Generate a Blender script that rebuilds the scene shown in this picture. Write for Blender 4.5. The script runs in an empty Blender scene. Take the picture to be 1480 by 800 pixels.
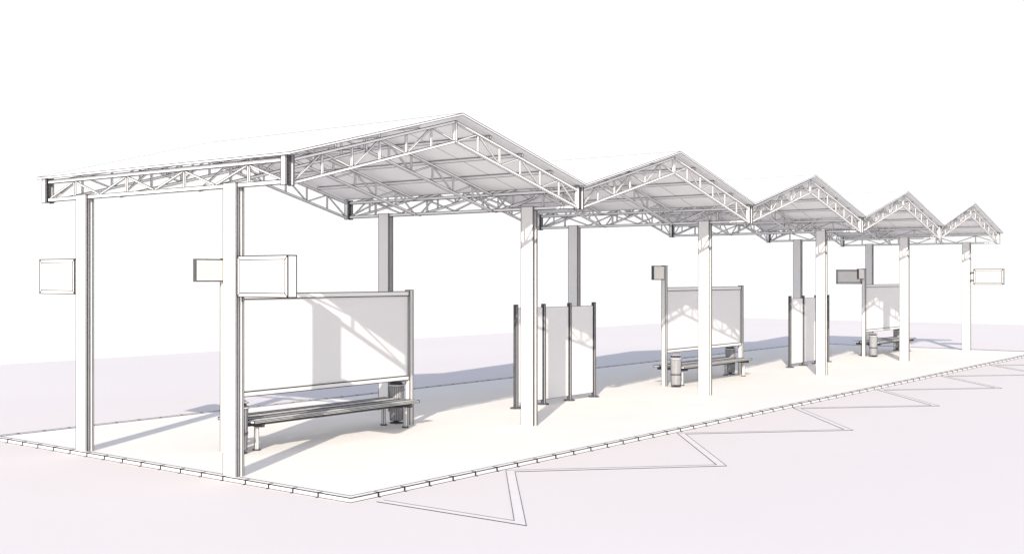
import bpy, math
from mathutils import Vector
D=bpy.data
# ------------------------------------------------ materials
def mat(name,col,var=0.04,scale=3.0,rough=0.6):
    m=D.materials.new(name); m.use_nodes=True
    n=m.node_tree.nodes; l=m.node_tree.links
    b=n["Principled BSDF"]; b.inputs["Roughness"].default_value=rough
    if "Specular IOR Level" in b.inputs: b.inputs["Specular IOR Level"].default_value=0.15
    tc=n.new("ShaderNodeTexCoord"); ns=n.new("ShaderNodeTexNoise")
    ns.inputs["Scale"].default_value=scale; ns.inputs["Detail"].default_value=5
    l.new(tc.outputs["Object"],ns.inputs["Vector"])
    r=n.new("ShaderNodeValToRGB")
    r.color_ramp.elements[0].position=0.3; r.color_ramp.elements[1].position=0.7
    r.color_ramp.elements[0].color=[c*(1-var) for c in col]+[1]
    r.color_ramp.elements[1].color=[min(1,c*(1+var)) for c in col]+[1]
    l.new(ns.outputs["Fac"],r.inputs["Fac"]); l.new(r.outputs["Color"],b.inputs["Base Color"])
    return m
WHITE=mat("white_paint",(0.82,0.81,0.80),0.02)
STEEL=mat("steel_light",(0.72,0.72,0.73),0.03)
ROOF=mat("roof_sheet",(0.82,0.82,0.825),0.02,rough=0.9)
INK=mat("dark_edge_line",(0.03,0.03,0.032),0.1,rough=0.9)
PANEL=mat("panel_face",(0.755,0.75,0.755),0.02,1.0,rough=0.8)
DARK=mat("dark_steel",(0.10,0.10,0.11),0.2,20)
CREAM=mat("sign_cream",(0.80,0.76,0.71),0.02)
GROUND=mat("ground_asphalt_pale",(0.69,0.645,0.637),0.015,0.12,rough=0.9)
PAVE=mat("platform_concrete",(0.79,0.765,0.735),0.015,0.6,rough=0.9)
KERB=mat("kerb_stone",(0.78,0.77,0.77),0.03,4)
MARK=mat("road_paint",(0.725,0.685,0.68),0.03,4)
SLAT=mat("bench_slat",(0.42,0.42,0.44),0.08,8)
TRUSS=mat("truss_white_paint",(0.88,0.88,0.88),0.02,rough=0.8)
MATS=[WHITE,STEEL,ROOF,INK,PANEL,DARK,CREAM,GROUND,PAVE,KERB,MARK,SLAT,TRUSS]
W,S,R,I,P,K,C,G,PV,KB,MK,SL,T=range(13)
# ------------------------------------------------ mesh builder
class B:
    def __init__(s): s.v=[];s.f=[];s.m=[]
    def hexa(s,c,mi,lw=0.0,caps=True):
        o=len(s.v); s.v+= [tuple(p) for p in c]
        F=[(0,3,2,1),(4,5,6,7)] if caps else []
        F+=[(0,1,5,4),(1,2,6,5),(2,3,7,6),(3,0,4,7)]
        for f in F: s.f.append(tuple(o+i for i in f)); s.m.append(mi)
        if lw>0:
            for a,b in ((0,1),(1,2),(2,3),(3,0),(4,5),(5,6),(6,7),(7,4),(0,4),(1,5),(2,6),(3,7)):
                s.line(c[a],c[b],lw)
    def line(s,a,b,w,mi=I):
        a=Vector(a);b=Vector(b);d=(b-a)
        if d.length<1e-5:return
        d.normalize()
        up=Vector((0,0,1)) if abs(d.z)<0.9 else Vector((1,0,0))
        u=d.cross(up).normalized()*w/2; v=d.cross(u).normalized()*w/2
        a=a-d*w*0.4; b=b+d*w*0.4
        s.hexa([a-u-v,a+u-v,a+u+v,a-u+v,b-u-v,b+u-v,b+u+v,b-u+v],mi)
    def box(s,x0,x1,y0,y1,z0,z1,mi,lw=0.0):
        s.hexa([Vector(p) for p in ((x0,y0,z0),(x1,y0,z0),(x1,y1,z0),(x0,y1,z0),(x0,y0,z1),(x1,y0,z1),(x1,y1,z1),(x0,y1,z1))],mi,lw)
    def beam(s,a,b,w,h,mi,lw=0.0):
        a=Vector(a);b=Vector(b);d=(b-a).normalized()
        up=Vector((0,0,1)) if abs(d.z)<0.95 else Vector((1,0,0))
        u=d.cross(up).normalized()*w/2; v=u.cross(d).normalized()*h/2
        s.hexa([a-u-v,a+u-v,a+u+v,a-u+v,b-u-v,b+u-v,b+u+v,b-u+v],mi,lw)
    def cyl(s,cx,cy,z0,z1,r0,r1,n,mi,lw=0.0,vert=0,caps=True):
        o=len(s.v)
        for z,r in ((z0,r0),(z1,r1)):
            for i in range(n):
                a=2*math.pi*i/n; s.v.append((cx+r*math.cos(a),cy+r*math.sin(a),z))
        for i in range(n):
            j=(i+1)%n; s.f.append((o+i,o+j,o+n+j,o+n+i)); s.m.append(mi)
            if lw>0:
                s.line(s.v[o+i],s.v[o+j],lw); s.line(s.v[o+n+i],s.v[o+n+j],lw)
                if vert and i%vert==0: s.line(s.v[o+i],s.v[o+n+i],lw*0.8)
        if caps:
            s.f.append(tuple(o+i for i in reversed(range(n)))); s.m.append(mi)
            s.f.append(tuple(o+n+i for i in range(n))); s.m.append(mi)
    def obj(s,name,parent=None,loc=None):
        me=D.meshes.new(name); me.from_pydata(s.v,[],s.f)
        used=sorted(set(s.m)); mp={u:i for i,u in enumerate(used)}
        for u in used: me.materials.append(MATS[u])
        me.polygons.foreach_set("material_index",[mp[k] for k in s.m]); me.update()
        ob=D.objects.new(name,me); bpy.context.scene.collection.objects.link(ob)
        if loc: ob.location=loc
        if parent: ob.parent=parent
        return ob
def empty(name,loc=(0,0,0)):
    e=D.objects.new(name,None); e.location=loc; bpy.context.scene.collection.objects.link(e); return e
# ------------------------------------------------ layout
X0=9.46; DX=6.43; N=6
CX=[X0+DX*i for i in range(N)]
YF,YB=12.03,15.54
YC=13.77
YR0,YR1=10.92,16.62
KX0,KX1,KY0,KY1=9.33,42.3,9.70,18.1
HK=0.055
b=B()
b.hexa([Vector(p) for p in ((-70,-60,-0.6),(67,-60,-0.6),(67,33.3,-0.6),(-70,33.3,-0.6),(-70,-60,-HK),(67,-60,-HK),(67,33.3,-HK),(-70,33.3,-HK))],G)
b.obj("ground")
kw=0.10
b=B()
b.box(KX0+kw,KX1-kw,KY0+kw,KY1-kw,-HK-0.02,-0.004,PV)
b.obj("pavement_platform")
b=B()
def kerb_run(axis,fixed0,fixed1,a,e,outer):
    n=int(round((e-a)/0.46)); st=(e-a)/n
    for i in range(n):
        p=a+i*st+0.003; q=a+(i+1)*st-0.003
        if axis=='x': b.box(p,q,fixed0,fixed1,-HK-0.02,0.0,KB)
        else: b.box(fixed0,fixed1,p,q,-HK-0.02,0.0,KB)
        if i>0:
            t=a+i*st; lw=0.018
            sg=1 if outer==fixed0 else -1
            k=sg*kw*0.6
            o2=outer-sg*0.035
            if axis=='x':
                b.line((t,outer,-HK),(t,outer,0.002),lw); b.line((t,outer,0.001),(t,outer+k,0.001),lw*0.6); b.line((t,outer,-HK+.002),(t,o2,-HK+.002),lw*.6)
            else:
                b.line((outer,t,-HK),(outer,t,0.002),lw); b.line((outer,t,0.001),(outer+k,t,0.001),lw*0.6); b.line((outer,t,-HK+.002),(o2,t,-HK+.002),lw*.6)
kerb_run('x',KY0,KY0+kw,KX0,KX1,KY0)
kerb_run('x',KY1-kw,KY1,KX0,KX1,KY1)
kerb_run('y',KX0,KX0+kw,KY0+kw,KY1-kw,KX0)
kerb_run('y',KX1-kw,KX1,KY0+kw,KY1-kw,KX1)
for z,ins,lw in ((0.0,0,0.010),(0.0,kw,0.008),(-HK+0.003,0,0.007)):
    c=[(KX0+ins,KY0+ins,z),(KX1-ins,KY0+ins,z),(KX1-ins,KY1-ins,z),(KX0+ins,KY1-ins,z)]
    for i in range(4): b.line(c[i],c[(i+1)%4],lw)
b.obj("kerb")
# road markings: zigzag bays
b=B()
zg=-HK+0.004
def strip(pts,w):
    P2=[Vector((p[0],p[1])) for p in pts]; L=[];Rr=[]
    for i,p in enumerate(P2):
        d0=(P2[i]-P2[i-1]).normalized() if i>0 else None
        d1=(P2[i+1]-P2[i]).normalized() if i<len(P2)-1 else None
        if d0 is None: d0=d1
        if d1 is None: d1=d0
        n0=Vector((-d0.y,d0.x)); n1=Vector((-d1.y,d1.x)); m=(n0+n1).normalized()
        k=w/2/max(0.3,m.dot(n1))
        L.append(p+m*k); Rr.append(p-m*k)
    o=len(b.v)
    for l_,r_ in zip(L,Rr): b.v+=[(l_.x,l_.y,zg),(r_.x,r_.y,zg)]
    for i in range(len(P2)-1):
        b.f.append((o+2*i,o+2*i+1,o+2*i+3,o+2*i+2)); b.m.append(MK)
        b.line((L[i].x,L[i].y,zg),(L[i+1].x,L[i+1].y,zg),0.006); b.line((Rr[i].x,Rr[i].y,zg),(Rr[i+1].x,Rr[i+1].y,zg),0.006)
pts=[(9.62,9.5),(9.68,7.45)]
x=9.7
while x<41:
    pts.append((x+2.5,9.56))
    if x+4.7<43: pts.append((x+4.7,7.5))
    x+=4.7
strip(pts,0.12)
b.obj("road_marking")
# ------------------------------------------------ canopy
canopy=empty("bus_station_canopy",(0,0,0))
FW,FD=0.26,0.13
for x in CX:
    for y in (YF,YB):
        b=B(); t=0.020
        b.box(x-FD/2,x-FD/2+t,y-FW/2,y+FW/2,-0.01,3.83,W,0.008)
        b.box(x+FD/2-t,x+FD/2,y-FW/2,y+FW/2,-0.01,3.83,W,0.008)
        b.box(x-FD/2+t,x+FD/2-t,y-0.08,y+0.08,-0.01,3.825,S)
        for s_ in (-1,1):
            for k in range(3):
                xx=x-FD/2+t+0.014+k*0.030
                b.line((xx,y+s_*0.081,0),(xx,y+s_*0.081,3.8),0.007)
        b.obj("column",canopy)
ZB,ZT,ZP=3.77,4.10,4.93
lw=0.0052
for k,x in enumerate(CX):
    b=B()
    b.beam((x,YR0+.1,ZB+.025),(x,YR1-.1,ZB+.025),0.06,0.05,T,lw*1.5)
    b.beam((x,YR0+.1,ZT-.025),(x,YR1-.1,ZT-.025),0.06,0.05,T,lw*1.5)
    for y,s_ in ((YR0,1),(YR1,-1)):
        ya,yb=(y,y+.09) if s_>0 else (y-.09,y)
        b.box(x-.07,x-.052,ya,yb,ZB-.02,ZT+.03,T,lw*1.5)
        b.box(x+.052,x+.07,ya,yb,ZB-.02,ZT+.03,T,lw*1.5)
        b.box(x-.052,x+.052,ya+.03,yb-.02,ZB-.018,ZT+.028,K)
    n=8; st=(YR1-YR0-.24)/n
    for i in range(n):
        a=YR0+.12+i*st; c=a+st
        if i%2==0: b.beam((x,a,ZB+.05),(x,c,ZT-.05),0.022,0.022,T,lw)
        else: b.beam((x,a,ZT-.05),(x,c,ZB+.05),0.022,0.022,T,lw)
        if i%2==1: b.beam((x,a,ZB+.05),(x,a,ZT-.05),0.027,0.027,T,lw)
    b.obj("valley_truss",canopy)
NT=4
TYS=[YR0+.05+i*(YR1-YR0-.1)/(NT-1) for i in range(NT)]
for k in range(N-1):
    xa,xb=CX[k],CX[k+1]; xm=(xa+xb)/2
    for y in TYS:
        b=B()
        for side,(p,q,w) in enumerate(((xa+.06,xm,0.036),(xb-.06,xm,0.040))):
            h=0.29
            A=Vector((p,y,ZT-.03)); E=Vector((q,y,ZP-.04)); dn=Vector((0,0,-h))
            b.beam(A,E,w,0.036,T,lw*1.15); b.beam(A+dn,E+dn,w,0.036,T,lw*1.15)
            n=6
            for i in range(n):
                P0=A.lerp(E,i/n); P1=A.lerp(E,(i+1)/n)
                if i%2==0: b.beam(P0+dn,P1,0.020,0.020,T,lw*.8)
                else: b.beam(P0,P1+dn,0.020,0.020,T,lw*.8)
                if i>0: b.beam(P0,P0+dn,0.024,0.024,T,lw*.8)
        b.beam((xm,y,ZP-.03),(xm,y,ZP-.05-.30),0.045,0.045,T,lw)
        b.obj("roof_truss",canopy)
    b=B()
    for sx,q in ((xa,xm),(xb,xm)):
        for i in range(1,4):
            f=i/4
            x=sx+(q-sx)*f; z=ZT+(ZP-ZT)*f+0.012
            b.box(x-.02,x+.02,YR0+.03,YR1-.03,z-.020,z+.02,T,lw*.8)
    b.obj("purlins",canopy)
    b=B()
    th=0.03
    for s_,sx in ((-1,xa),(1,xb)):
        oy=0.10; x_e=sx+s_*(0.10 if (k==0 and s_<0) or (k==N-2 and s_>0) else -0.01)
        sl=(ZP-ZT)/(xm-xa)
        ze=ZT+.045-sl*abs(x_e-sx)*(1 if abs(x_e-sx)>0.05 else -1); zr=ZP+.045
        c=[(x_e,YR0-oy,ze),(xm,YR0-oy,zr),(xm,YR1+oy,zr),(x_e,YR1+oy,ze)]
        c=[Vector(p) for p in c]+[Vector(p)+Vector((0,0,th)) for p in c]
        b.hexa(c,R,0)
        for a,e_ in ((0,1),(3,0),(2,3),(1,2),(4,5),(6,7),(5,6),(7,4)): b.line(c[a],c[e_],0.007)
        for i in range(1,4):
            y=YR0-oy+i*(YR1-YR0+2*oy)/4
            b.line((x_e,y,ze),(xm,y,zr),0.005)
    b.obj("roof_sheet",canopy)
# ------------------------------------------------ advertising screens
def screen(xc):
    e=empty("advertising_panel",(xc,YC,0)); L=2.0
    b=B()
    for sx,zt in ((-1,2.87),(1,2.37)):
        x=sx*L
        b.box(x-.05,x+.05,-.05,.05,-.01,zt,W,.009)
        b.line((x-.02,-.052,0),(x-.02,-.052,zt),.006); b.line((x+.02,-.052,0),(x+.02,-.052,zt),.006)
    b.obj("posts",e)
    b=B()
    b.box(-L+.05,L-.05,-.035,.035,2.27,2.345,W,.011)
    b.box(-L+.05,L-.05,-.035,.035,.79,.86,W,.011)
    b.obj("rails",e)
    b=B()
    b.box(-L+.055,L-.055,-.018,.018,.862,2.268,P,.012)
    b.obj("panel",e)
    s=empty("bus_stop_sign",(xc-L-.05,YC,0))
    b=B()
    b.box(-.50,-.002,-.03,.03,2.53,2.865,K); b.obj("frame",s)
    b=B(); b.box(-.480,-.022,-.036,.036,2.550,2.845,C,.0); b.obj("plate",s)
    be=empty("bench",(xc,YC,0)); HB=1.80
    b=B()
    for j,y in enumerate((-.34,-.12,.12,.34)):
        b.box(-HB,HB,y-.085,y+.085,.425,.465,SL if j%2 else W,.009)
        for s_ in (-1,1):
            b.line((-HB,y+s_*.086,.445),(HB,y+s_*.086,.445),.009)
        b.line((-HB,y,.466),(HB,y,.466),.006)
    b.obj("seat_slats",be)
    b=B()
    for x in (-1.62,1.62):
        b.box(x-.03,x+.03,-.40,.40,.36,.415,K,.008)
        for y in (-.26,.26):
            b.cyl(x,y,-.01,.36,.035,.035,10,S,.007,2)
            b.cyl(x,y,-.01,.02,.06,.06,10,K)
    b.box(-1.59,1.59,-.025,.025,.33,.375,K)
    b.obj("legs",be)
    for sx in (-1,1):
        t=empty("trash_bin",(xc+sx*1.98,YC+sx*.30,0))
        b=B()
        b.cyl(0,0,.05,.66,.115,.13,24,SL,.006,1)
        b.cyl(0,0,.66,.69,.140,.140,24,S,.006)
        b.cyl(0,0,.28,.31,.132,.132,24,K)
        b.obj("body",t)
        b=B()
        b.cyl(0,0,.69,.72,.11,.11,20,K)
        b.cyl(0,0,.745,.775,.14,.10,24,SL,.006)
        for a in (0,2.09,4.18): b.cyl(.11*math.cos(a),.11*math.sin(a),.685,.75,.01,.01,6,K)
        b.obj("lid",t)
        b=B(); b.cyl(0,0,-.01,.05,.05,.05,10,K); b.cyl(0,0,-.01,.015,.12,.12,16,K); b.obj("base",t)
for k in (0,2,4): screen((CX[k]+CX[k+1])/2)
# ------------------------------------------------ partitions
def partition(xc):
    e=empty("glass_partition",(xc,YC-.02,0))
    xs=[-1.38+i*.92 for i in range(4)]
    b=B()
    for x in xs:
        b.box(x-.032,x+.032,-.032,.032,-.01,2.05,K,.006)
        b.line((x-.010,-.034,.02),(x-.010,-.034,2.03),.006,S)
        b.box(x-.11,x+.11,-.05,.05,-.01,.022,K)
        b.box(x-.05,x+.05,-.11,.11,-.01,.020,K)
    b.obj("posts",e)
    b=B()
    for x in xs[:-1]:
        b.box(x+.05,x+.87,-.01,.01,.10,1.98,P,.006)
    b.obj("panes",e)
for k in (1,3): partition((CX[k]+CX[k+1])/2)
# ------------------------------------------------ hanging signs at end columns
def sign(x,y,s_,lwm,fm,gap=0.02):
    e=empty("sign_box",(x,y,0))
    y0,y1=sorted((s_*gap,s_*(gap+.98)))
    b=B(); b.box(-.07,.07,y0,y1,2.345,2.87,W,.011*lwm); b.obj("case",e)
    b=B(); q=.05
    for sx in (-1,1):
        o=[(y0,2.345),(y1,2.345),(y1,2.87),(y0,2.87)]
        i_=[(y0+q,2.345+q),(y1-q,2.345+q),(y1-q,2.87-q),(y0+q,2.87-q)]
        for k in range(4):
            b.line((sx*.071,)+i_[k],(sx*.071,)+i_[(k+1)%4],.010*lwm)
            b.line((sx*.071,)+o[k],(sx*.071,)+i_[k],.009*lwm)
        b.box(min(sx*.071,sx*.074),max(sx*.071,sx*.074),y0+q+.006,y1-q-.006,2.351+q,2.864-q,fm)
    b.obj("face",e)
    b=B()
    ya,yb=sorted((-s_*.02,s_*(gap+.002)))
    b.box(-.02,.02,ya,yb,2.45,2.50,K); b.box(-.02,.02,ya,yb,2.72,2.77,K); b.obj("bracket",e)
for x,m_,f_,g_ in ((CX[0],1,W,.02),(CX[-1],1.7,C,.12)):
    sign(x,YF-FW/2-.02,-1,m_,f_,g_); sign(x,YB+FW/2+.02,1,m_,f_,g_)
# ------------------------------------------------ light
az=math.radians(28); el=math.radians(26)
d=Vector((math.cos(el)*math.cos(az),math.cos(el)*math.sin(az),-math.sin(el)))
sl=D.lights.new("sun","SUN"); sl.energy=5.0; sl.angle=math.radians(0.5); sl.color=(1.0,0.91,0.80)
so=D.objects.new("sun",sl); bpy.context.scene.collection.objects.link(so)
so.rotation_euler=d.to_track_quat('-Z','Y').to_euler(); so.location=(-10,-10,20)
w=D.worlds.new("World"); bpy.context.scene.world=w; w.use_nodes=True
n=w.node_tree.nodes; l=w.node_tree.links; bg=n["Background"]
tc=n.new("ShaderNodeTexCoord"); sp=n.new("ShaderNodeSeparateXYZ"); r=n.new("ShaderNodeValToRGB")
l.new(tc.outputs["Generated"],sp.inputs[0]); l.new(sp.outputs["Z"],r.inputs[0]); l.new(r.outputs[0],bg.inputs[0])
# bright hazy horizon, bluer and dimmer zenith
e=r.color_ramp.elements; e[0].position=0.30; e[0].color=(1,1,1,1); e[1].position=0.78; e[1].color=(0.47,0.58,0.82,1)
bg.inputs[1].default_value=1.04
# ------------------------------------------------ camera
cam=D.cameras.new("camera"); co=D.objects.new("camera",cam); bpy.context.scene.collection.objects.link(co)
cam.sensor_width=36; cam.lens=39.8; cam.clip_end=500
co.location=(0,0,2.6); co.rotation_euler=(math.radians(90),0,math.radians(38-90))
sc=bpy.context.scene; sc.camera=co
sc.view_settings.view_transform='Standard'; sc.view_settings.look='None'; sc.view_settings.exposure=0
